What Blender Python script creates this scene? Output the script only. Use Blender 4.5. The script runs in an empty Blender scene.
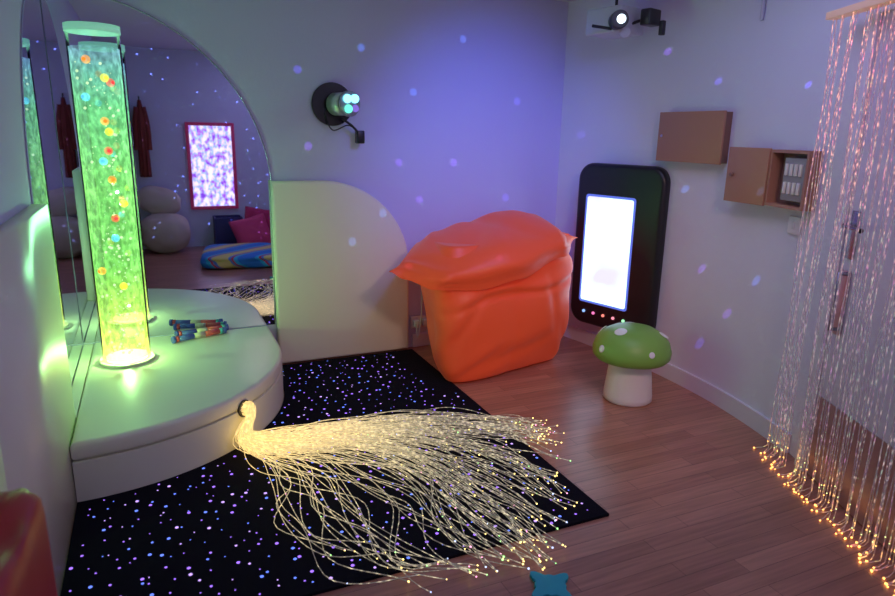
import bpy, bmesh, math, random
from mathutils import Vector, Matrix, noise
random.seed(7)
sc=bpy.context.scene
sc.view_settings.view_transform='Standard'
sc.view_settings.look='None'
D=bpy.data
COL=bpy.context.collection
# ------------------------------------------------------------------ helpers
def mat(name,col,rough=.5,metal=0,emit=None,es=0,trans=0,spec=.5,bump=None,sheen=0,alpha=1):
    m=D.materials.new(name);m.use_nodes=True
    nt=m.node_tree;b=nt.nodes['Principled BSDF']
    b.inputs['Base Color'].default_value=(*col,1)
    b.inputs['Roughness'].default_value=rough
    b.inputs['Metallic'].default_value=metal
    b.inputs['Specular IOR Level'].default_value=spec
    b.inputs['Transmission Weight'].default_value=trans
    b.inputs['Alpha'].default_value=alpha
    if sheen: b.inputs['Sheen Weight'].default_value=sheen
    if emit: 
        b.inputs['Emission Color'].default_value=(*emit,1);b.inputs['Emission Strength'].default_value=es
    if bump:
        sc_,st=bump
        tc=nt.nodes.new('ShaderNodeTexCoord');n=nt.nodes.new('ShaderNodeTexNoise');n.inputs['Scale'].default_value=sc_;n.inputs['Detail'].default_value=5
        bp=nt.nodes.new('ShaderNodeBump');bp.inputs['Strength'].default_value=st;bp.inputs['Distance'].default_value=.02
        nt.links.new(tc.outputs['Object'],n.inputs['Vector']);nt.links.new(n.outputs['Fac'],bp.inputs['Height']);nt.links.new(bp.outputs['Normal'],b.inputs['Normal'])
    return m
def emis(name,col,s):
    m=D.materials.new(name);m.use_nodes=True;nt=m.node_tree;nt.nodes.clear()
    e=nt.nodes.new('ShaderNodeEmission');o=nt.nodes.new('ShaderNodeOutputMaterial')
    e.inputs[0].default_value=(*col,1);e.inputs[1].default_value=s;nt.links.new(e.outputs[0],o.inputs[0]);return m
def ob(name,me,mats=(),parent=None,smooth=False):
    o=D.objects.new(name,me);COL.objects.link(o)
    for m in mats: me.materials.append(m)
    if smooth:
        for p in me.polygons:p.use_smooth=True
    if parent: par(o,parent)
    return o
def par(o,p):
    o.parent=p;o.matrix_parent_inverse=Matrix.Translation(-Vector(p.location))
def empty(name,loc):
    e=D.objects.new(name,None);e.location=loc;e.empty_display_size=.1;COL.objects.link(e);return e
def frombm(name,bm,mats,parent=None,smooth=False):
    bmesh.ops.recalc_face_normals(bm,faces=bm.faces)
    me=D.meshes.new(name);bm.to_mesh(me);bm.free();return ob(name,me,mats,parent,smooth)
def box(name,c,s,m,bev=0,rot=(0,0,0),parent=None,seg=3):
    bm=bmesh.new();bmesh.ops.create_cube(bm,size=1)
    for v in bm.verts: v.co=Vector((v.co.x*s[0],v.co.y*s[1],v.co.z*s[2]))
    if bev: bmesh.ops.bevel(bm,geom=bm.edges[:],offset=bev,segments=seg,affect='EDGES',profile=.5)
    o=frombm(name,bm,[m],None,bool(bev));o.location=c;o.rotation_euler=rot
    if bev: 
        o.data.polygons.foreach_set('use_smooth',[True]*len(o.data.polygons))
    if parent: par(o,parent)
    return o
def cyl(name,c,r,h,m,seg=48,r2=None,rot=(0,0,0),parent=None,bev=0):
    bm=bmesh.new();bmesh.ops.create_cone(bm,cap_ends=True,segments=seg,radius1=r,radius2=r if r2 is None else r2,depth=h)
    if bev:
        es=[e for e in bm.edges if abs(e.verts[0].co.z-e.verts[1].co.z)<1e-5]
        bmesh.ops.bevel(bm,geom=es,offset=bev,segments=3,affect='EDGES')
    o=frombm(name,bm,[m],None,False);o.location=c;o.rotation_euler=rot
    for p in o.data.polygons: p.use_smooth=abs(p.normal.z)<.9 
    if parent: par(o,parent)
    return o
def lathe(name,prof,m,loc,seg=48,parent=None):
    bm=bmesh.new();rings=[]
    for r,z in prof:
        rings.append([bm.verts.new((r*math.cos(2*math.pi*i/seg),r*math.sin(2*math.pi*i/seg),z)) for i in range(seg)])
    for a,b in zip(rings,rings[1:]):
        for i in range(seg): bm.faces.new((a[i],a[(i+1)%seg],b[(i+1)%seg],b[i]))
    bm.faces.new(rings[0][::-1]);bm.faces.new(rings[-1])
    o=frombm(name,bm,[m],None,True);o.location=loc
    if parent: par(o,parent)
    return o
def prism(name,pts,axis,a,b,mats,parent=None,bev=0,smooth=False):
    """extrude 2D polygon; axis 'y': pts are (x,z) between y=a..b ; axis 'z': pts (x,y)"""
    bm=bmesh.new()
    f=(lambda p,h:(p[0],h,p[1])) if axis=='y' else ((lambda p,h:(p[0],p[1],h)) if axis=='z' else (lambda p,h:(h,p[0],p[1])))
    A=[bm.verts.new(f(p,a)) for p in pts];B=[bm.verts.new(f(p,b)) for p in pts]
    n=len(pts)
    bm.faces.new(A);bm.faces.new(B[::-1])
    for i in range(n): bm.faces.new((A[i],B[i],B[(i+1)%n],A[(i+1)%n]))
    bmesh.ops.recalc_face_normals(bm,faces=bm.faces)
    if bev:
        es=[e for e in bm.edges if (e.verts[0] in A)==(e.verts[1] in A)]
        es=[e for e in es if len([f for f in e.link_faces if len(f.verts)==n])==1]
        bmesh.ops.bevel(bm,geom=es,offset=bev,segments=4,affect='EDGES',profile=.5)
    return frombm(name,bm,mats,parent,smooth)
def curves(name,paths,rad,m,parent=None,res=1,mi=None):
    cu=D.curves.new(name,'CURVE');cu.dimensions='3D';cu.bevel_depth=rad;cu.bevel_resolution=res
    for i_,p in enumerate(paths):
        s=cu.splines.new('POLY');s.points.add(len(p)-1)
        for i,q in enumerate(p): s.points[i].co=(*q,1)
        if mi: s.material_index=mi[i_]
    for m_ in (m if isinstance(m,list) else [m]): cu.materials.append(m_)
    o=D.objects.new(name,cu);COL.objects.link(o)
    if parent: par(o,parent)
    return o
def catmull(P,n):
    P=[Vector(p) for p in P];P=[P[0]*2-P[1]]+P+[P[-1]*2-P[-2]];out=[]
    for i in range(1,len(P)-2):
        for k in range(n):
            t=k/n;a,b,c,d=P[i-1:i+3]
            out.append(.5*((2*b)+(c-a)*t+(2*a-5*b+4*c-d)*t*t+(3*b-a-3*c+d)*t**3))
    out.append(P[-2]);return out
def blobs(name,items,m,parent=None,sub=1):
    bm=bmesh.new()
    for c,r in items:
        bmesh.ops.create_icosphere(bm,subdivisions=sub,radius=r,matrix=Matrix.Translation(c))
    return frombm(name,bm,[m],parent,True)
# ------------------------------------------------------------------ materials
def wallmat(name,c):
    return mat(name,c,.75,bump=(60,.05))
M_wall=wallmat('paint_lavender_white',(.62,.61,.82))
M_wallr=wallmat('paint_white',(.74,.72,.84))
M_ceil=wallmat('ceiling_paint',(.7,.68,.78))
M_vinyl=mat('cream_vinyl',(.86,.84,.66),.38,bump=(5,.12))
M_base=mat('gloss_white_trim',(.75,.72,.8),.35)
M_black=mat('black_plastic',(.012,.012,.016),.3)
M_mirror=mat('mirror_glass',(.70,.70,.90),.015,1)
# laminate floor
def floor_mat():
    m=D.materials.new('wood_laminate');m.use_nodes=True;nt=m.node_tree;b=nt.nodes['Principled BSDF'];N=nt.nodes.new;L=nt.links.new
    tc=N('ShaderNodeTexCoord');mp=N('ShaderNodeMapping');L(tc.outputs['Object'],mp.inputs[0]);mp.inputs['Rotation'].default_value=(0,0,0)
    br=N('ShaderNodeTexBrick');L(mp.outputs[0],br.inputs['Vector'])
    br.inputs['Scale'].default_value=1;br.inputs['Brick Width'].default_value=.62;br.inputs['Row Height'].default_value=.075
    br.inputs['Mortar Size'].default_value=.0012;br.inputs['Color1'].default_value=(.50,.23,.15,1);br.inputs['Color2'].default_value=(.37,.16,.105,1);br.inputs['Mortar'].default_value=(.17,.075,.05,1)
    br.offset=.37
    mp2=N('ShaderNodeMapping');mp2.inputs['Scale'].default_value=(1.2,22,1);L(tc.outputs['Object'],mp2.inputs[0])
    no=N('ShaderNodeTexNoise');no.inputs['Scale'].default_value=3;no.inputs['Detail'].default_value=6;L(mp2.outputs[0],no.inputs['Vector'])
    rp=N('ShaderNodeMapRange');rp.inputs[1].default_value=.3;rp.inputs[2].default_value=.7;rp.inputs[3].default_value=.78;rp.inputs[4].default_value=1.15;L(no.outputs['Fac'],rp.inputs[0])
    mx=N('ShaderNodeVectorMath');mx.operation='SCALE';L(br.outputs['Color'],mx.inputs[0]);L(rp.outputs[0],mx.inputs['Scale'])
    L(mx.outputs[0],b.inputs['Base Color']);b.inputs['Roughness'].default_value=.30
    return m
M_floor=floor_mat()
# ------------------------------------------------------------------ room shell
H=2.40
YF=-4.8
curve_pts=catmull([(3.16,0,0),(3.23,-.35,0),(3.28,-.7,0),(3.305,-1.05,0),(3.29,-1.47,0),(3.235,-1.83,0),(3.145,-2.19,0)],5)
W0=Vector((3.145,-2.19,0));w=Vector((-.4147,-.910,0)).normalized();nrm=Vector((w.y,-w.x,0))
if nrm.x>0:nrm=-nrm
Wend=W0+w*((-YF-2.19)/.910)
def strip(name,inner,thick,z0,z1,m,smooth=True,sgn=1):
    inner=[Vector((p[0],p[1],0)) for p in inner];bm=bmesh.new();rows=[]
    for i,p in enumerate(inner):
        a=inner[max(i-1,0)];b=inner[min(i+1,len(inner)-1)];t=(b-a).normalized();n=Vector((-t.y,t.x,0))*sgn
        q=p+n*thick
        rows.append([bm.verts.new((p.x,p.y,z0)),bm.verts.new((p.x,p.y,z1)),bm.verts.new((q.x,q.y,z1)),bm.verts.new((q.x,q.y,z0))])
    for a,b in zip(rows,rows[1:]):
        for k in range(4): bm.faces.new((a[k],a[(k+1)%4],b[(k+1)%4],b[k]))
    bm.faces.new(rows[0]);bm.faces.new(rows[-1][::-1])
    o=frombm(name,bm,[m])
    for p in o.data.polygons:p.use_smooth=abs(p.normal.z)<.5
    try:
        o.data.set_sharp_from_angle(angle=math.radians(35))
    except Exception: pass
    return o
wr=[(p.x,p.y) for p in curve_pts]+[(Wend.x,Wend.y)]
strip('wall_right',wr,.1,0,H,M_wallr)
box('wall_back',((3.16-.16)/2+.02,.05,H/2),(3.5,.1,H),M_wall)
box('wall_left',(-.11,YF/2,H/2),(.1,-YF,H),M_wall)
box('wall_front',(1.0,YF-.05,H/2),(2.4,.1,H),M_wall)
box('floor',(1.6,YF/2,-.05),(3.8,5.1,.1),M_floor)
box('ceiling',(1.6,YF/2,H+.05),(3.8,5.1,.1),M_ceil)
# skirting
bb=[(p.x-.0,p.y) for p in curve_pts]
strip('baseboard_right',bb,.016,0,.10,M_base,sgn=-1)
box('baseboard_back',(2.57,-.009,.05),(1.14,.016,.10),M_base,.003)
# ------------------------------------------------------------------ arch mirrors
R,zc=1.065,1.12
arc=[(R*math.sin(i/40*math.pi/2),zc+R*math.cos(i/40*math.pi/2)) for i in range(41)]
mir=empty('arch_mirror',(0,0,1.2))
prism('mirror_back',[(-.05,.27)]+[(-.05,zc+R)]+arc[1:]+[(R-.02,.27)],'y',-.006,-.001,[M_mirror],mir)
prism('mirror_side',[(-.006,.27),(-.006,zc+R)]+[(-a,b) for a,b in arc[1:]]+[(-R+.02,.27)],'x',-.058,-.053,[M_mirror],mir)
M_edge=mat('mirror_edge',(.35,.35,.5),.2,.6)
curves('mirror_rim',[[(a,-.006,b) for a,b in arc]+[(R-.02,-.006,.3)]],.004,M_edge,mir)
# ------------------------------------------------------------------ wall pads
pz=1.19
q=[(1.052,0.014),(1.052,pz)]+[(1.36,pz)]+[(1.36+.59*math.sin(t),pz-.58+.58*math.cos(t)) for t in [i/24*math.pi/2 for i in range(1,25)]]+[(1.95,.014)]
wp=empty('padded_wall_panel',(1.5,-.04,0))
prism('pad_back',q,'y',-.075,-.003,[M_vinyl],wp,bev=.02,smooth=True)
for i,(y0,y1) in enumerate([(-1.1,-2.4),(-2.405,-3.7),(-3.705,-4.78)]):
    prism('padded_wall_panel',[(y0,.0),(y0,pz),(y1,pz),(y1,.0)],'x',-.058,-.001,[M_vinyl],None,bev=.018,smooth=True)
# ------------------------------------------------------------------ podium
PZ=.27
pod=empty('padded_podium',(.5,-.5,0))
arcp=[(0+1.0*math.sin(t),-.39-1.0*math.cos(t)) for t in [i/40*math.pi/2 for i in range(41)]]
pp=[(.002,-.008)]+[(max(x,.002),y) for x,y in arcp]+[(1.0,-.008)]
prism('podium_base',pp,'z',0,.185,[M_vinyl],pod,smooth=False)
prism('podium_top',[(x*1.0,y) for x,y in pp],'z',.187,PZ,[M_vinyl],pod,bev=.022,smooth=True)
for o in pod.children:
    for p in o.data.polygons: p.use_smooth=True
    try:o.data.set_sharp_from_angle(angle=math.radians(40))
    except Exception:pass
prism('ledge',[(-.05,-.008),(-.05,-1.095),(.0,-1.095),(.0,-.008)],'z',.0,PZ-.01,[M_vinyl],pod)
# fibre outlet
hole=Vector((.70,-1.10,.19));hn=Vector((.70,-.71,0)).normalized()
cyl('fibre_port',hole+hn*.004,.042,.012,M_black,32,rot=(math.pi/2,0,math.atan2(hn.y,hn.x)+math.pi/2),parent=pod)
# ------------------------------------------------------------------ bubble tube
TX,TY=.19,-.41
bt=empty('bubble_tube',(TX,TY,PZ))
def tube_water():
    m=D.materials.new('glowing_bubbly_water');m.use_nodes=True;nt=m.node_tree;nt.nodes.clear();N=nt.nodes.new;L=nt.links.new
    o=N('ShaderNodeOutputMaterial');mx=N('ShaderNodeMixShader');tr=N('ShaderNodeBsdfTransparent');e=N('ShaderNodeEmission')
    tr.inputs[0].default_value=(.82,1,.88,1)
    tc=N('ShaderNodeTexCoord');mp=N('ShaderNodeMapping');mp.inputs['Scale'].default_value=(1,1,.6);L(tc.outputs['Object'],mp.inputs[0])
    v=N('ShaderNodeTexNoise');v.inputs['Scale'].default_value=42;v.inputs['Detail'].default_value=5;L(mp.outputs[0],v.inputs['Vector'])
    r=N('ShaderNodeMapRange');r.inputs[1].default_value=.42;r.inputs[2].default_value=.70;r.inputs[3].default_value=.5;r.inputs[4].default_value=1.6;L(v.outputs['Fac'],r.inputs[0])
    sx=N('ShaderNodeSeparateXYZ');L(tc.outputs['Object'],sx.inputs[0])
    cr=N('ShaderNodeValToRGB');mr=N('ShaderNodeMapRange');mr.inputs[1].default_value=0;mr.inputs[2].default_value=1.6;L(sx.outputs['Z'],mr.inputs[0]);L(mr.outputs[0],cr.inputs[0])
    el=cr.color_ramp.elements;el[0].position=0;el[0].color=(2.2,2.5,.35,1);el[1].position=1;el[1].color=(.35,.62,1.0,1)
    for ps,c in [(.12,(1.0,1.7,.22)),(.3,(.40,1.2,.24)),(.55,(.44,1.25,.30)),(.8,(.32,1.1,.42)),(.92,(.32,.9,.70))]:
        x=el.new(ps);x.color=(*c,1)
    L(cr.outputs[0],e.inputs[0]);L(r.outputs[0],e.inputs[1])
    lw=N('ShaderNodeLayerWeight');lw.inputs[0].default_value=.35
    mr2=N('ShaderNodeMapRange');mr2.inputs[3].default_value=.33;mr2.inputs[4].default_value=.85;L(lw.outputs['Facing'],mr2.inputs[0]);L(mr2.outputs[0],mx.inputs[0])
    L(tr.outputs[0],mx.inputs[1]);L(e.outputs[0],mx.inputs[2]);L(mx.outputs[0],o.inputs[0]);return m
def clear(name,tint=(1,1,1),fac=.12):
    m=D.materials.new(name);m.use_nodes=True;nt=m.node_tree;nt.nodes.clear();N=nt.nodes.new;L=nt.links.new
    o=N('ShaderNodeOutputMaterial');mx=N('ShaderNodeMixShader');tr=N('ShaderNodeBsdfTransparent');g=N('ShaderNodeBsdfGlossy');lw=N('ShaderNodeLayerWeight')
    tr.inputs[0].default_value=(*tint,1);g.inputs['Roughness'].default_value=.05;lw.inputs[0].default_value=fac
    L(lw.outputs['Fresnel'],mx.inputs[0]);L(tr.outputs[0],mx.inputs[1]);L(g.outputs[0],mx.inputs[2]);L(mx.outputs[0],o.inputs[0]);return m
def pipe(name,r,z0,z1,m,parent,seg=48):
    bm=bmesh.new();a=[bm.verts.new((r*math.cos(2*math.pi*i/seg),r*math.sin(2*math.pi*i/seg),0)) for i in range(seg)]
    b=[bm.verts.new((v.co.x,v.co.y,z1-z0)) for v in a]
    for i in range(seg):bm.faces.new((a[i],a[(i+1)%seg],b[(i+1)%seg],b[i]))
    o=frombm(name,bm,[m],None,True);o.location=(TX,TY,z0);par(o,parent);return o
pipe('acrylic_shell',.118,PZ,1.94,clear('clear_acrylic'),bt)
pipe('water_column',.110,PZ+.03,1.86,tube_water(),bt)
cyl('base_ring',(TX,TY,PZ+.008),.135,.016,mat('pale_ring',(.8,.85,.6),.3),parent=bt)
cyl('base_lamp',(TX,TY,PZ+.02),.1,.02,emis('base_lamp_glow',(.85,1,.2),8),parent=bt)
cyl('top_cap',(TX,TY,1.945),.122,.035,mat('cap_plastic',(.5,.8,.65),.2,emit=(.25,.8,.5),es=.45),parent=bt)
bub=[]
for i in range(240):
    a=random.random()*6.283;r=.098*math.sqrt(random.random());z=PZ+.05+1.5*random.random()**1.4
    bub.append((Vector((TX+r*math.cos(a),TY+r*math.sin(a),z)),random.choice([.002,.003,.004,.008])))
blobs('bubbles',bub,emis('bubble_white_green',(.85,1,.6),1.5),bt)
cols=[('orange',(1,.25,.02)),('yellow',(1,.75,.05)),('red',(.9,.05,.05)),('blue',(.1,.5,.9))]
zs=[1.80,1.72,1.70,1.63,1.52,1.47,1.38,1.33,1.24,1.12,1.05,.95,.78,.70]
for ci,(cn,cc) in enumerate(cols):
    it=[]
    for k,z in enumerate(zs):
        if k%4==ci:
            a=random.uniform(-2.6,-.6);it.append((Vector((TX+.092*math.cos(a),TY+.092*math.sin(a),z)),.02))
    blobs('balls_'+cn,it,mat('ball_'+cn,cc,.3,emit=cc,es=1.2),bt,3)
# ------------------------------------------------------------------ batons
bm_cols=[(.75,.1,.1),(.08,.12,.45),(.75,.65,.45),(.1,.45,.45)]
bmats=[mat('baton_c%d'%i,c,.25) for i,c in enumerate(bm_cols)]
def baton(p0,p1):
    p0=Vector(p0);p1=Vector(p1);d=p1-p0;Lg=d.length;rz=math.atan2(d.y,d.x)
    e=empty('glitter_baton',(p0+p1)/2)
    seq=[(0,.06,1,.021),(.06,.12,0,.018),(.12,.4,1,.016),(.4,.6,2,.0162),(.6,.88,0,.016),(.88,.94,3,.018),(.94,1,1,.021)]
    for i,(a,b,ci,r) in enumerate(seq):
        c=p0+d*((a+b)/2);cyl('segment_%d'%i,c,r,Lg*(b-a),bmats[ci],24,rot=(0,math.pi/2,rz),parent=e,bev=.002)
baton((.42,-.20,PZ+.022),(.73,-.10,PZ+.022))
baton((.44,-.09,PZ+.022),(.75,-.035,PZ+.022))
# ------------------------------------------------------------------ fibre optic carpet
M_carpet=mat('black_carpet',(.006,.006,.012),.95,spec=.1,bump=(400,.4))
ca=empty('fibre_optic_carpet',(1,-1.8,0))
oc=[(x*1.003+.001,-.39+(y+.39)*1.004) for x,y in arcp]
cp=[(.003,-2.295),(1.97,-2.295),(1.97,-.08),(1.004,-.08)]+oc[::-1]
cp[-1]=(.003,oc[0][1])
prism('carpet_pile',cp,'z',0,.012,[M_carpet],ca)
dm=[emis('dot_violet',(.34,.16,1),1.7),emis('dot_blue',(.13,.22,1),1.7),emis('dot_pink',(.55,.35,1),1.7)]
bm=bmesh.new()
for i in range(31):
    for j in range(37):
        x=.03+i*.063+random.uniform(-.028,.028);y=-.03-j*.063+random.uniform(-.028,.028)
        if x>1.95 or y<-2.27 or x<.02 or y>-.1:continue
        if x>1.82 and y>-.90:continue
        if x<1.03 and y>-.39:continue
        if math.hypot(x,y+.39)<1.02:continue
        r=random.choice([.003,.004,.0055,.0075])
        # low domes: fibre ends just proud of the pile
        g=bmesh.ops.create_icosphere(bm,subdivisions=1,radius=r,matrix=Matrix.Translation((x,y,.0122))@Matrix.Diagonal((1,1,.35,1)))
        k=random.choice([0,0,0,1,1,2])
        for v in g['verts']:
            for f in v.link_faces:f.material_index=k
frombm('fibre_points',bm,dm,ca,True)
# ------------------------------------------------------------------ fibre strands
def fib_mat(name,ca_,cb_):
    m=D.materials.new(name);m.use_nodes=True;nt=m.node_tree;b=nt.nodes['Principled BSDF'];N=nt.nodes.new;L=nt.links.new
    b.inputs['Base Color'].default_value=(.5,.47,.38,1);b.inputs['Roughness'].default_value=.2
    g=N('ShaderNodeNewGeometry')
    n2=N('ShaderNodeTexNoise');n2.inputs['Scale'].default_value=55;L(g.outputs['Position'],n2.inputs['Vector'])
    r=N('ShaderNodeMapRange');r.inputs[1].default_value=.48;r.inputs[2].default_value=.76;r.inputs[3].default_value=.05;r.inputs[4].default_value=1.0;L(n2.outputs['Fac'],r.inputs[0])
    d=N('ShaderNodeVectorMath');d.operation='DISTANCE';L(g.outputs['Position'],d.inputs[0]);d.inputs[1].default_value=(.70,-1.15,.1)
    r2=N('ShaderNodeMapRange');r2.inputs[1].default_value=.05;r2.inputs[2].default_value=1.0;r2.inputs[3].default_value=.75;r2.inputs[4].default_value=.0;L(d.outputs['Value'],r2.inputs[0])
    cr=N('ShaderNodeValToRGB');dr_=N('ShaderNodeMapRange');dr_.inputs[1].default_value=.1;dr_.inputs[2].default_value=1.1;L(d.outputs['Value'],dr_.inputs[0]);L(dr_.outputs[0],cr.inputs[0])
    el=cr.color_ramp.elements;el[0].color=(1,.68,.22,1);el[1].position=1;el[1].color=(*cb_,1);x=el.new(.5);x.color=(*ca_,1)
    ad=N('ShaderNodeMath');L(r.outputs[0],ad.inputs[0]);L(r2.outputs[0],ad.inputs[1])
    L(cr.outputs[0],b.inputs['Emission Color']);L(ad.outputs[0],b.inputs['Emission Strength']);return m
fo=empty('fibre_optic_strands',hole)
paths=[];tips=[]
fam=[[(.69,-1.21),(.86,-1.22),(1.12,-1.18),(1.50,-1.24),(1.88,-1.40),(2.13,-1.53)],
     [(.69,-1.22),(.87,-1.28),(1.15,-1.28),(1.50,-1.42),(1.74,-1.78),(1.86,-2.12)],
     [(.69,-1.23),(.86,-1.32),(1.12,-1.38),(1.38,-1.62),(1.48,-2.10),(1.54,-2.43)],
     [(.68,-1.25),(.80,-1.38),(.98,-1.56),(1.06,-1.90),(1.12,-2.20),(1.30,-2.42)],
     [(.67,-1.26),(.72,-1.42),(.78,-1.66),(.80,-1.96),(.88,-2.22),(1.05,-2.36)]]
NSTR=195
ZM=.0165
for i in range(NSTR):
    c_=random.random()
    if c_<.32: k=abs(random.gauss(0,.16))
    elif c_<.58: k=1+random.gauss(0,.25)
    elif c_<.84: k=2+random.gauss(0,.25)
    elif c_<.95: k=3+random.gauss(0,.3)
    else: k=3.4+random.random()*.6
    k=min(max(k,0),3.999);i0=int(k);t=k-i0
    base=[Vector((*a,0)).lerp(Vector((*b,0)),t) for a,b in zip(fam[i0],fam[i0+1])]
    rr=.034*math.sqrt(random.random());aa=random.random()*6.283
    side=Vector((-hn.y,hn.x,0))
    o=side*(rr*math.cos(aa))+Vector((0,0,rr*math.sin(aa)))
    P=[hole-hn*.02+o,hole+hn*.05+o*1.0+Vector((0,0,-.012))]
    g1,g2=random.gauss(0,1),random.gauss(0,1)
    h1=random.random()
    for j,(sg,zz) in enumerate([(.020,.10),(.032,.085),(.048,.06),(.080,.045),(.090,.035),(.06,.015)]):
        nx=g1*.5+random.gauss(0,.6);ny=g2*.5+random.gauss(0,.6)
        zb=.018+h1*zz
        if j==0: zb=.05+.07*h1
        P.append(base[j]+Vector((nx*sg,ny*sg,zb)))
    pth=catmull(P,6)
    ph=random.random()*6;amp=random.uniform(0,.034);fq=random.uniform(.25,.6)
    pth=[Vector((p.x+amp*min(1,(j-14)/8)*math.sin(ph+j*fq),p.y+amp*min(1,(j-14)/8)*math.cos(ph+j*fq*.9),max(p.z,ZM))) if j>14 else Vector((p.x,p.y,max(p.z,ZM))) for j,p in enumerate(pth)]
    cut=random.randint(0,8) if random.random()<.5 else 0
    if cut: pth=pth[:-cut]
    paths.append(pth);tips.append((pth[-1],random.uniform(.0025,.0042)))
    if random.random()<.7: tips.append((pth[random.randint(22,len(pth)-1)]+Vector((0,0,.002)),.0024))
fm=[fib_mat('side_glow_fibre_cream',(1,.78,.38),(1,.85,.55)),fib_mat('side_glow_fibre_green',(.80,.88,.32),(.35,.85,.35)),fib_mat('side_glow_fibre_pink',(1,.70,.42),(1,.42,.5)),fib_mat('side_glow_fibre_white',(.95,.85,.60),(.7,.75,.95))]
curves('fibre_bundle',paths,.0016,fm,fo,mi=[random.choice([0,0,1,2,3]) for _ in paths])
blobs('fibre_tips',tips[::2]+tips[1::8],emis('tip_glow',(1,.72,.22),3.5),fo)
blobs('fibre_tips_green',tips[3::8],emis('tip_green',(.4,1,.3),2.5),fo)
blobs('fibre_tips_pink',tips[7::8],emis('tip_pink',(1,.35,.6),2.5),fo)
blobs('fibre_tips_blue',tips[5::8],emis('tip_blue',(.5,.6,1),2.5),fo)
# ------------------------------------------------------------------ bean bag
M_bag=mat('orange_bag_fabric',(1.0,.12,.03),.45,sheen=.15,bump=(5,.25),emit=(1,.10,.02),es=.08)  # slight orange emission brightens the fabric beyond its lighting
bg=empty('bean_bag',(2.4,-.45,0))
def lerp(pts,s):
    for (a,va),(b,vb) in zip(pts,pts[1:]):
        if s<=b:
            t=(s-a)/(b-a);t=t*t*(3-2*t);return va+(vb-va)*t
    return pts[-1][1]
def crease(x,z,x0,z0,ang,wid,len_,dep):
    dx,dz=x-x0,z-z0;a=math.radians(ang);u=dx*math.cos(a)+dz*math.sin(a);v=-dx*math.sin(a)+dz*math.cos(a)+.03*math.sin(u*7)
    return -dep*math.exp(-(v/wid)**2)*math.exp(-(u/len_)**4)+dep*.7*math.exp(-((v-wid*2)/(wid*1.6))**2)*math.exp(-(u/len_)**4)
CR=[(2.45,.54,8,.02,.5,.020),(2.05,.40,66,.035,.24,.014),(2.70,.42,112,.032,.22,.012),(2.40,.16,20,.04,.32,.014),(2.12,.12,40,.03,.2,.012),(2.84,.16,125,.03,.16,.012)]
bm=bmesh.new();bmesh.ops.create_cube(bm,size=2);bmesh.ops.subdivide_edges(bm,edges=bm.edges[:],cuts=56,use_grid_fill=True)
for v in bm.verts:
    p=v.co.copy()
    hz=(p.z+1)/2
    nh=8-4*min(1,hz*1.8)
    k=(abs(p.x)**nh+abs(p.y)**nh)**(1/nh) if max(abs(p.x),abs(p.y))>1e-6 else 1
    m_=max(abs(p.x),abs(p.y));px_,py_=(p.x/k*m_,p.y/k*m_)
    ins=1-.05*(1-min(1,hz/.10))**2-.10*max(0,(hz-.8)/.2)**2 if m_>.01 else 1
    px_*=ins;py_*=ins
    z=.016+hz*.83
    dy_=(py_+1)/2
    xl=lerp([(0,1.89),(.3,1.86),(.75,1.80),(1,1.86)],hz)+.20*dy_*(1-hz*.4);xr=lerp([(0,2.85),(.35,2.935),(.8,2.95),(1,2.86)],hz)-.10*dy_
    x=(xl+xr)/2+px_*(xr-xl)/2
    sx_=(px_+1)/2
    yf=lerp([(0,-.82),(1,-.68)],max(0,min(1,sx_)))+.03*hz*hz;yb=-.12
    bulge=.10*(1-abs(px_)**2.2)*math.sin(math.pi*min(1,hz*.80+.10))-.05*(1-abs(px_))
    y=(yf+yb)/2+py_*(yb-yf)/2
    if py_<0:y-=bulge*(-py_)
    c=noise.noise(Vector((x*2.0,3,z*2.2)))*.04
    for a_ in CR: c+=crease(x,z,*a_)
    if py_<-.3: y-=c
    x+=noise.noise(Vector((y*3,z*2.5,5)))*.03
    v.co=Vector((x,y,max(z,0.016)))
frombm('bag_body',bm,[M_bag],bg,True)
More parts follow.
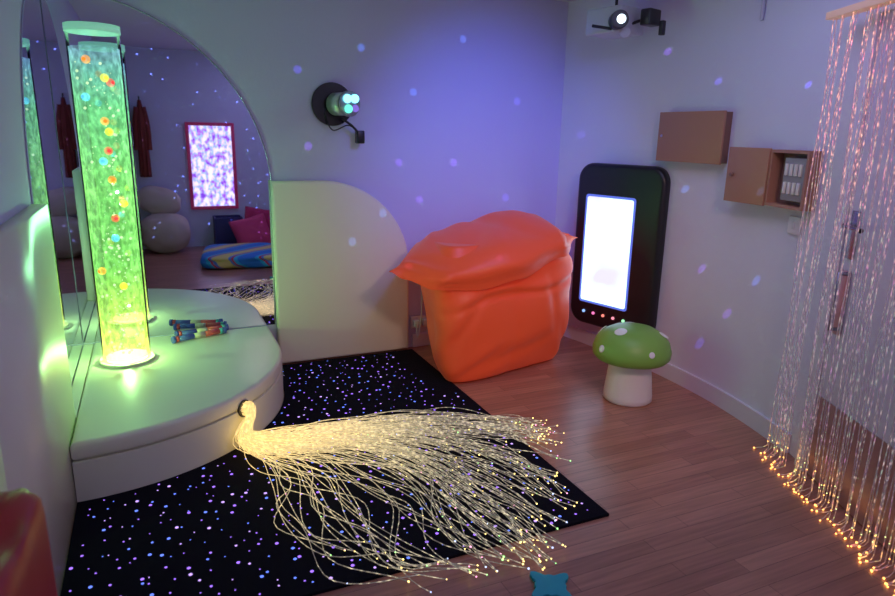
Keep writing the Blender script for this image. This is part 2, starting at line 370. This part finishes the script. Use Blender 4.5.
# folded-over upper part of the bag
bm=bmesh.new();NS=96;top=[];bot=[]
for i in range(NS+1):
    s=i/NS
    back=Vector((2.06+.80*s,-.10,lerp([(0,.73),(.5,.83),(1,.79)],s)))
    mid=Vector((1.92+.94*s,-.30,lerp([(0,.81),(.12,.87),(.35,.92),(.68,.985),(.88,.96),(1,.86)],s)))
    f2=Vector((1.74+1.20*s,lerp([(0,-.54),(.3,-.71),(.8,-.69),(1,-.48)],s),lerp([(0,.765),(.2,.81),(.5,.87),(.8,.905),(1,.85)],s)))
    f3=Vector((1.67+1.28*s,lerp([(0,-.62),(.2,-.855),(.5,-.88),(.8,-.80),(1,-.50)],s),lerp([(0,.735),(.2,.70),(.5,.76),(.8,.825),(1,.84)],s)))
    fr=Vector((1.60+1.40*s,lerp([(0,-.66),(.2,-.82),(.5,-.85),(.8,-.77),(1,-.52)],s),lerp([(0,.715),(.06,.67),(.16,.62),(.35,.605),(.55,.655),(.8,.755),(.92,.80),(1,.825)],s)))
    rt=[];rb=[]
    c=catmull([back,mid,f2,f3,fr],9)
    for j in range(len(c)):
        qv=j/(len(c)-1);p=c[j]
        e=1-min(1,min(s,1-s)/.07);f=1-min(1,min(qv,1-qv)/.08)
        th=.03*(1-e**2)*(1-f**2)
        wgt=min(1,min(s,1-s)/.05)
        nz=(noise.noise(Vector((p.x*2.2,p.y*2.5,2)))*.022)*wgt
        for s0,q0,sl,dp in [(.0,.55,.35,.016),(.0,.75,.1,.014),(1,.5,-.45,.016),(1,.72,-.2,.014),(.35,.2,.9,.012),(.62,.25,-.8,.012)]:
            dq=qv-(q0+sl*(s-s0)+.03*math.sin(s*11));nz-=dp*math.exp(-(dq/.07)**2)*math.exp(-((s-s0)/.38)**2)*wgt
        out_=min(1,max(0,(qv-.45)*3))
        rt.append(bm.verts.new(p+Vector((0,-.8*nz*out_,nz*(1-.6*out_)+th*.4))))
        rb.append(bm.verts.new(p+Vector((0,.6*th*out_-.8*nz*out_,nz*(1-.6*out_)-th*(1-.5*out_)-.004))))
    top.append(rt);bot.append(rb)
n2=len(top[0])
for i in range(NS):
    for j in range(n2-1):
        bm.faces.new((top[i][j],top[i+1][j],top[i+1][j+1],top[i][j+1]));bm.faces.new((bot[i][j],bot[i][j+1],bot[i+1][j+1],bot[i+1][j]))
for i in range(NS):
    bm.faces.new((top[i][0],bot[i][0],bot[i+1][0],top[i+1][0]));bm.faces.new((top[i][-1],top[i+1][-1],bot[i+1][-1],bot[i][-1]))
for j in range(n2-1):
    bm.faces.new((top[0][j],top[0][j+1],bot[0][j+1],bot[0][j]));bm.faces.new((top[-1][j],bot[-1][j],bot[-1][j+1],top[-1][j+1]))
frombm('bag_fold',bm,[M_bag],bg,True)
# ------------------------------------------------------------------ light panel
pa=math.atan2(-.96,.28)
PLc=Vector((3.155,-.71,0));lp=empty('light_panel',PLc)
def lpp(x,y,z):
    ex=Vector((math.cos(pa),math.sin(pa),0));ey=Vector((-math.sin(pa),math.cos(pa),0))
    return PLc+ex*x+ey*y+Vector((0,0,z))
def rrect(x0,x1,z0,z1,r,n=8):
    out=[]
    for cx,cz,a0 in [(x1-r,z1-r,0),(x0+r,z1-r,90),(x0+r,z0+r,180),(x1-r,z0+r,270)]:
        for k in range(n+1):
            a=math.radians(a0+90*k/n);out.append((cx+r*math.cos(a),cz+r*math.sin(a)))
    return out
def addloc(o,loc,rz):
    o.location=loc;o.rotation_euler=(0,0,rz);par(o,lp)
o=prism('panel_casing',rrect(-.335,.34,.205,1.32,.11),'y',-.0,.09,[mat('black_padding',(.012,.012,.016),.35)],None,bev=.03,smooth=True);addloc(o,PLc,pa)
def screen_mat():
    m=D.materials.new('lit_screen');m.use_nodes=True;nt=m.node_tree;nt.nodes.clear();N=nt.nodes.new;L=nt.links.new
    o=N('ShaderNodeOutputMaterial');e=N('ShaderNodeEmission');tc=N('ShaderNodeTexCoord');n=N('ShaderNodeTexNoise');n.inputs['Scale'].default_value=2.5
    cr=N('ShaderNodeValToRGB');L(tc.outputs['Object'],n.inputs['Vector']);L(n.outputs['Fac'],cr.inputs[0])
    cr.color_ramp.elements[0].position=.36;cr.color_ramp.elements[0].color=(.36,.34,.6,1);cr.color_ramp.elements[1].position=.6;cr.color_ramp.elements[1].color=(.5,.85,1,1)
    L(cr.outputs[0],e.inputs[0]);e.inputs[1].default_value=2.6;L(e.outputs[0],o.inputs[0]);return m
o=prism('panel_screen',rrect(-.235,.13,.38,1.10,.015,3),'y',-.004,.004,[screen_mat()],None);addloc(o,PLc,pa)
o=prism('screen_frame',rrect(-.25,.145,.365,1.115,.02,3),'y',-.002,.006,[mat('frame_blue',(.05,.05,.2),.3,emit=(.12,.2,.9),es=.8)],None);addloc(o,PLc,pa)
for k,cc in enumerate([(.3,.5,1),(1,.2,.5),(1,.25,.2),(1,.3,.4),(.4,1,.5)]):
    blobs('button_%d'%(k+1),[(lpp(-.20+k*.082,-.004,.30),.011)],emis('button_glow_%d'%(k+1),cc,1.3),lp,2)
# ------------------------------------------------------------------ mushroom stool
MX,MY=2.84,-1.34
ms=empty('mushroom_stool',(MX,MY,0))
lathe('stem',[(.13,0),(.140,.01),(.139,.04),(.130,.12),(.122,.2),(.12,.29)],mat('stool_white',(.9,.88,.9),.4),(MX,MY,0),parent=ms)
lathe('cap',[(.08,.268),(.165,.250),(.20,.255),(.218,.275),(.222,.31),(.207,.36),(.175,.402),(.12,.432),(.06,.446),(.005,.45)],mat('stool_green',(.22,.48,.08),.4,bump=(4,.1)),(MX,MY,0),parent=ms)
def capz(r):
    pr=[(0,.45),(.06,.446),(.12,.432),(.175,.402),(.207,.36),(.222,.31),(.224,.28)]
    for (a,za),(b,zb) in zip(pr,pr[1:]):
        if r<=b:return za+(zb-za)*(r-a)/(b-a)
    return .28
bm=bmesh.new()
for az,rad,sz in [(-165,.12,.036),(-38,.17,.032),(-180,.215,.022),(60,.15,.04),(-100,.213,.018),(120,.19,.04),(20,.2,.03)]:
    a=math.radians(az);c=Vector((rad*math.cos(a),rad*math.sin(a),capz(rad)))
    dz=(capz(rad+.004)-capz(rad-.004))/.008;nn=Vector((-dz*math.cos(a),-dz*math.sin(a),1)).normalized()
    mt=Matrix.Translation(c)@nn.to_track_quat('Z','Y').to_matrix().to_4x4()@Matrix.Diagonal((1,1,.14,1))
    bmesh.ops.create_uvsphere(bm,u_segments=20,v_segments=10,radius=sz,matrix=mt)
o=frombm('cap_spots',bm,[mat('spot_white',(.85,.9,.85),.4)],None,True);o.location=(MX,MY,0);par(o,ms)
# ------------------------------------------------------------------ wall cabinets
M_wood=mat('oak_veneer',(.42,.21,.13),.45,bump=(12,.05));M_woodd=mat('oak_dark',(.22,.11,.08),.5)
def wallframe(y):
    best=min(range(len(curve_pts)-1),key=lambda i:abs((curve_pts[i].y+curve_pts[i+1].y)/2-y))
    a,b=curve_pts[best],curve_pts[best+1];t=(y-a.y)/(b.y-a.y);p=a.lerp(b,t);d=(b-a).normalized();n=Vector((d.y,-d.x,0))
    if n.x>0:n=-n
    return p,d,n,math.atan2(d.y,d.x)
p,d,n,rz=wallframe(-1.20)
c1=empty('wall_cabinet',p)
box('carcass',p+n*.035+Vector((0,0,1.50)),(.50,.05,.275),M_woodd,.002,(0,0,rz),c1)
box('door_leaf',p+n*.066+Vector((0,0,1.50)),(.51,.014,.285),M_wood,.002,(0,0,rz),c1)
cyl('lock',p+n*.075-d*.22+Vector((0,0,1.505)),.008,.006,mat('steel',(.6,.6,.6),.3,1),20,rot=(math.pi/2,0,rz),parent=c1)
p,d,n,rz=wallframe(-1.98)
c2=empty('wall_cabinet',p);zc2=1.315;LL=.27
b0=p+n*.008+Vector((0,0,zc2))
box('back_board',b0,(LL,.012,.27),M_woodd,0,(0,0,rz),c2)
for sx in (-1,1): box('side_%d'%(sx+2),b0+d*(sx*(LL/2-.007))+n*.035,(.014,.06,.27),M_wood,0,(0,0,rz),c2)
for sz in (-1,1): box('shelf_%d'%(sz+2),b0+Vector((0,0,sz*.128))+n*.035,(LL-.028,.06,.014),M_wood,0,(0,0,rz),c2)
box('control_unit',b0+n*.03+d*.03,(.15,.04,.20),mat('unit_grey',(.30,.29,.28),.5),.004,(0,0,rz),c2)
for r in range(2):
    for k in range(4):
        box('switch_%d_%d'%(r,k),b0+n*.052+d*(-.02+k*.032)+Vector((0,0,.045-.085*r)),(.018,.012,.055),mat('sw',(.75,.72,.65),.4),.002,(0,0,rz),c2)
hp=b0-d*(LL/2)+n*.066;dd=(-d*math.cos(math.radians(9))+n*math.sin(math.radians(9))).normalized()
box('open_leaf',hp+dd*.14,(.275,.014,.28),M_wood,.002,(0,0,math.atan2(dd.y,dd.x)),c2)
cyl('leaf_knob',hp+dd*.24+Vector((-.012,-.006,0)),.009,.02,M_woodd,20,rot=(math.pi/2,0,rz),parent=c2)
p,d,n,rz=wallframe(-2.0)
ls=empty('light_switch',p+Vector((0,0,1.12)))
box('plate',p+n*.006+Vector((0,0,1.10)),(.085,.01,.085),mat('switch_white',(.8,.78,.85),.3),.003,(0,0,rz),ls)
box('rocker',p+n*.013+Vector((0,0,1.10)),(.02,.008,.035),mat('rocker',(.7,.7,.75),.3),.002,(0,0,rz),ls)
# sockets + cable
so=empty('power_socket',(2.06,-.01,.2))
box('plate',(2.05,-.024,.19),(.14,.012,.088),mat('socket_white',(.8,.78,.8),.3),.003,parent=so)
for k in (-1,1):
    box('plug_%d'%(k+2),(2.05+k*.036,-.05,.19),(.045,.04,.05),mat('plug%d'%k,(.75,.75,.8),.4),.006,parent=so)
curves('mains_cable',[catmull([(2.0,-.08,.19),(2.01,-.09,.1),(2.05,-.06,.3),(2.05,-.02,.6)],8)],.004,mat('cable_grey',(.6,.6,.65),.5),so)
# ------------------------------------------------------------------ wall spotlight (effects lamp)
wl=empty('wall_spotlight',(1.476,-.05,1.65))
cyl('mount_plate',(1.455,-.012,1.655),.130,.022,M_black,rot=(math.pi/2,0,0),parent=wl,bev=.004)
cyl('lamp_body',(1.49,-.10,1.655),.068,.15,mat('silver_lamp',(.55,.57,.6),.35,.6),rot=(math.pi/2,0,.35),parent=wl,bev=.01)
cyl('lamp_rim',(1.515,-.18,1.655),.075,.03,mat('dark_silver',(.35,.38,.42),.3,.7),rot=(math.pi/2,0,.35),parent=wl,bev=.005)
ld=Vector((math.cos(.35),math.sin(.35),0))
lcn=Vector((1.522,-.198,1.655))
blobs('lamp_lens',[(lcn+ld*a+Vector((0,0,b)),.026) for a,b in [(-.026,.028),(.028,.03)]],emis('lens_cyan',(.2,.75,1),3),wl,3)
blobs('lamp_lens_low',[(lcn+ld*-.02+Vector((0,0,-.030)),.026)],emis('lens_green',(.15,.8,.6),1.5),wl,3)
blobs('lamp_lens_red',[(lcn+ld*.032+Vector((0,0,-.026)),.022)],emis('lens_violet',(.3,.2,.9),.8),wl,3)
curves('bracket',[[(1.50,-.07,1.57),(1.56,-.07,1.53),(1.60,-.07,1.49)]],.008,M_black,wl)
box('transformer',(1.615,-.06,1.46),(.05,.06,.08),M_black,.008,parent=wl)
curves('power_lead',[catmull([(1.40,-.02,1.60),(1.44,-.06,1.50),(1.54,-.05,1.53),(1.60,-.05,1.50)],8)],.004,M_black,wl)
# ------------------------------------------------------------------ projector on bracket
pj=empty('effects_projector',(3.05,-.75,2.2))
rzp=.25
M_pj=mat('projector_grey',(.6,.61,.68),.35);M_dk=mat('projector_dark',(.03,.03,.035),.3)
Zp=-.085
box('housing',(3.02,-.72,2.245+Zp),(.24,.26,.15),M_pj,.015,(0,0,rzp),pj)
cyl('lens_barrel',(2.92,-.88,2.23+Zp),.050,.09,M_dk,rot=(math.pi/2,0,-.45),parent=pj,bev=.004)
blobs('lens',[(Vector((2.905,-.925,2.23+Zp)),.026)],emis('projector_lens',(.75,.9,1),2.5),pj,3)
cyl('lens_ring',(2.98,-.87,2.17+Zp),.03,.03,M_pj,rot=(math.pi/2,0,-.45),parent=pj,bev=.004)
box('wheel_motor',(3.10,-.94,2.25+Zp),(.11,.07,.09),M_dk,.01,(0,0,rzp),pj)
curves('bracket_arm',[[(2.80,-.80,2.20+Zp),(2.95,-.82,2.19+Zp),(3.14,-.86,2.26+Zp)],[(3.02,-.72,2.30+Zp),(3.02,-.72,2.395)],[(3.1,-.7,2.3+Zp),(3.27,-.7,2.3+Zp)]],.009,M_dk,pj,2)
box('effect_wheel',(3.14,-1.0,2.19+Zp),(.03,.03,.08),M_dk,.006,(0,0,rzp),pj)
p,d,n,rz=wallframe(-1.58)
curves('cable_conduit',[[p+n*.012+Vector((0,0,2.08)),p+n*.012+Vector((0,0,2.395))]],.01,mat('conduit',(.6,.58,.68),.4))
# ------------------------------------------------------------------ door
dr=empty('door_1',W0+w*.6);rzd=math.atan2(-w.y,-w.x)
def dl(s,off,z): return W0+w*s+nrm*off+Vector((0,0,z))
M_door=mat('door_paint',(.66,.62,.74),.35)
box('leaf',dl(.62,.012,1.0),(.86,.022,1.98),M_door,.002,(0,0,rzd),dr)
M_fr=mat('door_frame_paint',(.74,.72,.82),.35)
box('jamb_left',dl(.15,.018,1.02),(.07,.036,2.04),M_fr,.003,(0,0,rzd),dr)
box('jamb_right',dl(1.09,.018,1.02),(.07,.036,2.04),M_fr,.003,(0,0,rzd),dr)
box('head',dl(.62,.018,2.02),(.88,.036,.07),M_fr,.003,(0,0,rzd),dr)
box('kick_plate',dl(.62,.025,.20),(.84,.003,.38),mat('brushed_steel',(.42,.30,.30),.3,.7),0,(0,0,rzd),dr)
M_st=mat('handle_steel',(.30,.30,.36),.25,.8)
box('lock_plate',dl(.25,.028,1.12),(.05,.008,.20),M_st,.003,(0,0,rzd),dr)
curves('lever',[catmull([dl(.25,.03,1.16),dl(.25,.07,1.16),dl(.29,.08,1.16),dl(.38,.08,1.155)],6)],.010,M_st,dr,3)
box('push_plate',dl(.25,.028,.83),(.06,.006,.28),mat('plate_red',(.55,.3,.33),.3,.3),.003,(0,0,rzd),dr)
curves('pull_handle',[[dl(.27,.028,.72),dl(.27,.07,.72),dl(.27,.07,.96),dl(.27,.028,.96)]],.009,M_st,dr,3)
# ------------------------------------------------------------------ fibre light curtain
def cur_mat():
    m=D.materials.new('sparkle_fibre');m.use_nodes=True;nt=m.node_tree;nt.nodes.clear();N=nt.nodes.new;L=nt.links.new
    o=N('ShaderNodeOutputMaterial');mx=N('ShaderNodeMixShader');tr=N('ShaderNodeBsdfTransparent');ad=N('ShaderNodeAddShader');e=N('ShaderNodeEmission');g=N('ShaderNodeBsdfPrincipled')
    g.inputs['Base Color'].default_value=(.64,.54,.66,1);g.inputs['Roughness'].default_value=.25
    ge=N('ShaderNodeNewGeometry');sx=N('ShaderNodeSeparateXYZ');L(ge.outputs['Position'],sx.inputs[0])
    n=N('ShaderNodeTexNoise');n.inputs['Scale'].default_value=60;n.inputs['Detail'].default_value=1;L(ge.outputs['Position'],n.inputs['Vector'])
    r=N('ShaderNodeMapRange');r.inputs[1].default_value=.52;r.inputs[2].default_value=.74;r.inputs[3].default_value=.10;r.inputs[4].default_value=1.8;L(n.outputs['Fac'],r.inputs[0])
    zr=N('ShaderNodeValToRGB');mr=N('ShaderNodeMapRange');mr.inputs[2].default_value=2.0;L(sx.outputs['Z'],mr.inputs[0]);L(mr.outputs[0],zr.inputs[0])
    el=zr.color_ramp.elements;el[0].position=0;el[0].color=(1.3,.65,.2,1);el[1].position=1;el[1].color=(1.4,.55,.30,1)
    for ps,c in [(.05,(1.0,.5,.18)),(.12,(.33,.25,.22)),(.40,(.38,.30,.28)),(.6,(.70,.40,.32)),(.8,(1.2,.50,.32))]:
        x=el.new(ps);x.color=(*c,1)
    n3=N('ShaderNodeTexNoise');n3.inputs['Scale'].default_value=25;L(ge.outputs['Position'],n3.inputs['Vector'])
    c3=N('ShaderNodeValToRGB');L(n3.outputs['Fac'],c3.inputs[0]);e3=c3.color_ramp.elements;e3[0].position=.36;e3[0].color=(.5,1,.8,1);e3[1].position=.64;e3[1].color=(1,.5,1.2,1);x=e3.new(.44);x.color=(1,1,1,1);x=e3.new(.55);x.color=(1,1,1,1)
    ml=N('ShaderNodeVectorMath');ml.operation='MULTIPLY';L(zr.outputs[0],ml.inputs[0]);L(c3.outputs[0],ml.inputs[1])
    L(ml.outputs[0],e.inputs[0]);L(r.outputs[0],e.inputs[1])
    L(g.outputs[0],ad.inputs[0]);L(e.outputs[0],ad.inputs[1]);mx.inputs[0].default_value=.42;L(tr.outputs[0],mx.inputs[1]);L(ad.outputs[0],mx.inputs[2]);L(mx.outputs[0],o.inputs[0]);return m
lc=empty('light_curtain',dl(.6,.1,2.0))
paths=[];tips=[]
NC=100
for i in range(NC):
    s=-.02+1.65*(i+random.random())/NC;off=.105+random.uniform(-.018,.018)
    P=[];ph=random.random()*6;dr_=random.gauss(0,.012)
    if s+dr_<-.03: dr_=0
    for k in range(15):
        z=1.99-1.96*k/14;P.append(dl(s+dr_*(k/14)+.004*math.sin(ph+k),off+.006*math.sin(ph*2+k*.8),z))
    L_=random.uniform(.01,.07);an=random.uniform(-.5,1)
    q1=dl(s+dr_+L_*.5*an,off+L_*.5,.012);q2=dl(s+dr_+L_*an,off+L_,.006)
    P+= [q1,q2];paths.append(P);tips.append((q2,random.uniform(.003,.0055)));
    tips.append((P[14].lerp(P[13],random.random()*.7),.003))
curves('curtain_strands',paths,.0019,cur_mat(),lc)
blobs('curtain_tips',tips[::2]+tips[1::4],emis('curtain_tip_orange',(1,.42,.1),4),lc)
blobs('curtain_tips_mixed',tips[3::4],emis('curtain_tip_green',(.8,.9,.35),2),lc)
box('header_rail',dl(.8,.105,2.005),(1.66,.05,.03),mat('rail',(.6,.45,.38),.4,emit=(1,.5,.2),es=.2),.004,(0,0,rzd),lc)
# ------------------------------------------------------------------ foam puzzle piece
pts=[]
for k in range(48):
    a=k/48*2*math.pi;r=.065+.018*math.cos(4*a)+.008*math.cos(8*a);pts.append((1.51+r*math.cos(a+.3),-2.57+r*math.sin(a+.3)))
prism('foam_puzzle_piece',pts,'z',0,.016,[mat('teal_foam',(.02,.35,.42),.7)],None,bev=.003)
# ------------------------------------------------------------------ far end of the room, seen in the mirror
wi=empty('window_1',(1.1,YF,1))
def win_mat():
    m=D.materials.new('sparkling_net');m.use_nodes=True;nt=m.node_tree;nt.nodes.clear();N=nt.nodes.new;L=nt.links.new
    o=N('ShaderNodeOutputMaterial');e=N('ShaderNodeEmission');tc=N('ShaderNodeTexCoord')
    mp=N('ShaderNodeMapping');mp.inputs['Scale'].default_value=(1,1,.7);L(tc.outputs['Object'],mp.inputs[0])
    n=N('ShaderNodeTexNoise');n.inputs['Scale'].default_value=18;n.inputs['Detail'].default_value=4
    L(mp.outputs[0],n.inputs['Vector']);cr=N('ShaderNodeValToRGB');L(n.outputs['Fac'],cr.inputs[0]);el=cr.color_ramp.elements
    el[0].position=.34;el[0].color=(.20,.06,.6,1);el[1].position=.64;el[1].color=(1,.95,1,1)
    for ps,c in [(.42,(.55,.20,.8)),(.48,(.3,.6,.95)),(.54,(.9,.65,.9))]:
        x=el.new(ps);x.color=(*c,1)
    L(cr.outputs[0],e.inputs[0]);e.inputs[1].default_value=1.6;L(e.outputs[0],o.inputs[0]);return m
o=box('pane',(1.12,YF+.012,1.02),(.50,.01,1.0),win_mat(),parent=wi)
M_dr=mat('red_frame',(.5,.02,.10),.4,emit=(.8,.05,.25),es=.10)  # low emission stands in for the pinkish glow on the frame
for nm,c,s in [('sill',(1.12,YF+.02,.50),(.58,.04,.04)),('lintel',(1.12,YF+.02,1.54),(.58,.04,.04)),('jamb_1',(.85,YF+.02,1.02),(.04,.04,1.02)),('jamb_2',(1.39,YF+.02,1.02),(.04,.04,1.02))]:
    box(nm,c,s,M_dr,.005,parent=wi)
def cushion(name,c,s,m,rot=(0,0,0),n_=3.0,pinch=False):
    bm=bmesh.new();bmesh.ops.create_cube(bm,size=2);bmesh.ops.subdivide_edges(bm,edges=bm.edges[:],cuts=14,use_grid_fill=True)
    for v in bm.verts:
        if pinch: # square scatter cushion: thin edges, fat centre (thickness along y)
            x,y,z=v.co;t=((1-abs(x)**2.5)*(1-abs(z)**2.5))**.5 if abs(x)<1 and abs(z)<1 else 0
            p=Vector((x*(1-.06*(1-abs(z))),y*(.06+.94*t),z*(1-.06*(1-abs(x)))))
        else:
            p=v.co/((abs(v.co.x)**n_+abs(v.co.y)**n_+abs(v.co.z)**n_)**(1/n_));p*=1+.06*noise.noise(p*2+Vector(c))
        v.co=Vector((p.x*s[0]/2,p.y*s[1]/2,p.z*s[2]/2))
    o=frombm(name,bm,[m],None,True);o.location=c;o.rotation_euler=rot;return o
M_grey=mat('beige_fabric',(.56,.48,.40),.8,bump=(10,.2))
cushion('floor_cushion',(.50,-4.50,.24),(.58,.5,.48),M_grey,(0,0,.2),2.4)
cushion('floor_cushion',(.46,-4.60,.62),(.50,.32,.34),M_grey,(0,.25,0),2.4)
cushion('floor_cushion',(1.66,-4.45,.26),(.50,.16,.50),mat('maroon_fabric',(.45,.02,.10),.8),(.28,.12,.3),4,True)
cushion('floor_cushion',(1.50,-4.25,.22),(.46,.16,.44),mat('pink_fabric',(.60,.05,.15),.8),(.45,-.2,-.2),4,True)
# tall red floor mat stood on end against the side padding, near the camera
cushion('folded_mat',(.075,-2.99,.41),(.13,.44,.82),mat('red_vinyl',(.36,.01,.015),.4),(0,0,0),14)
bx=empty('toy_crate',(1.25,-4.62,.2))
for nm,c,s in [('front',(1.25,-4.48,.2),(.34,.015,.4)),('back',(1.25,-4.76,.2),(.34,.015,.4)),('side_1',(1.09,-4.62,.2),(.015,.28,.4)),('side_2',(1.41,-4.62,.2),(.015,.28,.4)),('bottom',(1.25,-4.62,.01),(.34,.28,.015))]:
    box(nm,c,s,mat('navy_'+nm,(.03,.03,.14),.6),.003,parent=bx)
def mat_patch():
    m=D.materials.new('striped_mat_fabric');m.use_nodes=True;nt=m.node_tree;b=nt.nodes['Principled BSDF'];N=nt.nodes.new;L=nt.links.new
    tc=N('ShaderNodeTexCoord');v=N('ShaderNodeTexWave');v.inputs['Scale'].default_value=1.1;v.inputs['Distortion'].default_value=1.2;v.bands_direction='DIAGONAL';L(tc.outputs['Object'],v.inputs['Vector'])
    cr=N('ShaderNodeValToRGB');L(v.outputs['Fac'],cr.inputs[0]);cr.color_ramp.interpolation='CONSTANT'
    el=cr.color_ramp.elements;el[0].color=(.02,.22,.65,1);el[1].position=.82;el[1].color=(.75,.65,.2,1)
    for ps,c in [(.3,(.03,.5,.7)),(.55,(.6,.05,.08)),(.68,(.1,.25,.6))]:
        x=el.new(ps);x.color=(*c,1)
    L(cr.outputs[0],b.inputs['Base Color']);b.inputs['Roughness'].default_value=.8;return m
cushion('play_mat',(1.28,-3.60,.075),(.85,.95,.15),mat_patch(),(0,0,.15),6)
# added coat shapes standing in for a person's dark reflections (only seen in mirrors)
def standin_figure(x,c,wd_,z0,z1):
    e=empty('person_standin',(x,YF+.05,1.5))
    bm=bmesh.new();rings=[];n=28;L_=14
    for k in range(L_+1):
        t=k/L_;z=z1-(z1-z0)*t;a=wd_*(.35+.65*min(1,t*3.5))*(1+.15*t);b_=.045*(.5+min(1,t*3))
        rings.append([bm.verts.new((x+a/2*math.cos(2*math.pi*i/n)*(1+.10*math.sin(i*2.2+1)*t),YF+.075+b_*math.sin(2*math.pi*i/n)*(1+.35*math.sin(i*1.9)*t),z)) for i in range(n)])
    for a,b in zip(rings,rings[1:]):
        for i in range(n): bm.faces.new((a[i],a[(i+1)%n],b[(i+1)%n],b[i]))
    bm.faces.new(rings[0]);bm.faces.new(rings[-1][::-1])
    frombm('standin_figure',bm,[mat('standin_cloth',c,.85)],e,True)
    for sg in (-1,1):
        curves('sleeve_%d'%(sg+2),[catmull([(x+sg*wd_*.32,YF+.08,z1-.08),(x+sg*wd_*.60,YF+.09,z1-.30),(x+sg*wd_*.62,YF+.10,z1-.58)],6)],.032,e.children[0].data.materials[0],e,4)
    curves('standin_peg',[[(x,YF,z1+.04),(x,YF+.07,z1+.04),(x,YF+.075,z1)]],.007,M_black,e,3)
standin_figure(.12,(.05,.02,.03),.15,.95,1.80)
standin_figure(.34,(.20,.03,.02),.11,.90,1.80)
# ------------------------------------------------------------------ lights
def area(name,loc,rot,size,col,e,sy=None):
    l=D.lights.new(name,'AREA');l.size=size;l.color=col;l.energy=e
    if sy:l.shape='RECTANGLE';l.size_y=sy
    o=D.objects.new(name,l);o.location=loc;o.rotation_euler=rot;COL.objects.link(o);return o
def point(name,loc,col,e,r=.1):
    l=D.lights.new(name,'POINT');l.color=col;l.energy=e;l.shadow_soft_size=r;o=D.objects.new(name,l);o.location=loc;COL.objects.link(o);return o
area('ceiling_glow',(2.25,-2.0,2.37),(0,0,0),1.0,(.47,.46,1),8.5)
area('rear_glow',(1.75,-3.9,2.37),(0,0,0),.7,(.56,.54,1),5)
def spot(name,loc,tgt,col,e,ang,blend=.6,r=.02):
    l=D.lights.new(name,'SPOT');l.color=col;l.energy=e;l.spot_size=ang;l.spot_blend=blend;l.shadow_soft_size=r
    o=D.objects.new(name,l);o.location=loc;d_=Vector(tgt)-Vector(loc);o.rotation_euler=d_.to_track_quat('-Z','Y').to_euler();COL.objects.link(o);return o
spot('blue_uv_spot',(2.1,-1.9,2.3),(2.55,0,1.2),(.07,.13,1),95,math.radians(66),1,.08)
spot('warm_fill_spot',(1.75,-3.7,2.25),(2.5,-.7,.35),(1,.63,.48),75,math.radians(62),1,.15)
point('tube_base_light',(TX,TY,PZ+.10),(.5,1,.35),8,.006)
point('tube_mid_light',(TX,TY,1.1),(.35,1,.45),9,.006)
sp0=(1.75,-3.0,2.33)
tg=[(2.78,0,1.72),(2.0,0,1.75),(1.30,0,1.40),(2.72,0,1.05),(1.76,-.02,.95),(1.72,-.08,.35),(1.25,0,1.85),(2.35,0,2.1),(3.29,-.9,2.0),(3.31,-1.3,1.8),(3.3,-1.15,1.2),(3.27,-1.6,.55),(3.2,-1.95,1.75),(3.22,-1.8,.8),(3.3,-1.35,.75),(2.4,-.02,.2),(1.65,0,2.0),(2.3,0,1.3),(3.2,-.2,1.5),(1.55,-.08,.8),(1.9,0,1.3),(3.3,-1.4,.3),(3.28,-1.7,1.15),(2.05,0,1.05)]
for k_,t in enumerate(tg): spot('star_beam',sp0,t,[(.16,.12,1),(.12,.28,1),(.35,.12,1)][k_%3],170,math.radians(random.choice([.42,.5,.6])),.4,.002)
l=D.lights.new('star_projector','SPOT');l.energy=1300;l.spot_size=math.radians(120);l.spot_blend=.3;l.shadow_soft_size=.001;l.color=(.25,.35,1);l.use_nodes=True
nt=l.node_tree;N=nt.nodes.new;e=[x for x in nt.nodes if x.type=='EMISSION'][0]
tc=N('ShaderNodeTexCoord');v=N('ShaderNodeTexVoronoi');v.inputs['Scale'].default_value=34;nt.links.new(tc.outputs['Normal'],v.inputs['Vector'])
r=N('ShaderNodeMapRange');r.inputs[1].default_value=.06;r.inputs[2].default_value=.14;r.inputs[3].default_value=1;r.inputs[4].default_value=0;nt.links.new(v.outputs['Distance'],r.inputs[0]);nt.links.new(r.outputs[0],e.inputs['Strength'])
o=D.objects.new('star_projector',l);COL.objects.link(o);o.location=(1.7,-1.6,2.25);o.rotation_euler=(Vector((.4,-4.8,2.5))-o.location).to_track_quat('-Z','Y').to_euler()
wd=D.worlds.new('w');sc.world=wd;wd.use_nodes=True;wd.node_tree.nodes['Background'].inputs[0].default_value=(.02,.02,.05,1)
# ------------------------------------------------------------------ camera
th=math.radians(14.3);r=math.radians(1.15);yaw=math.radians(24.5)
F0=Vector((math.sin(yaw),math.cos(yaw),0));F=F0*math.cos(th)+Vector((0,0,-math.sin(th)))
R0=Vector((math.cos(yaw),-math.sin(yaw),0));U0=F0*math.sin(th)+Vector((0,0,math.cos(th)))
Rv=math.cos(r)*R0+math.sin(r)*U0;Uv=math.cos(r)*U0-math.sin(r)*R0
cd=D.cameras.new('camera');cd.sensor_width=36;cd.lens=650/895*36;cd.clip_start=.05
cd.dof.use_dof=True;cd.dof.focus_distance=3.6;cd.dof.aperture_fstop=3.2
co=D.objects.new('camera',cd);COL.objects.link(co)
mw=Matrix((Rv,Uv,-F)).transposed().to_4x4();mw.translation=Vector((.383,-4.15,1.5));co.matrix_world=mw
sc.camera=co
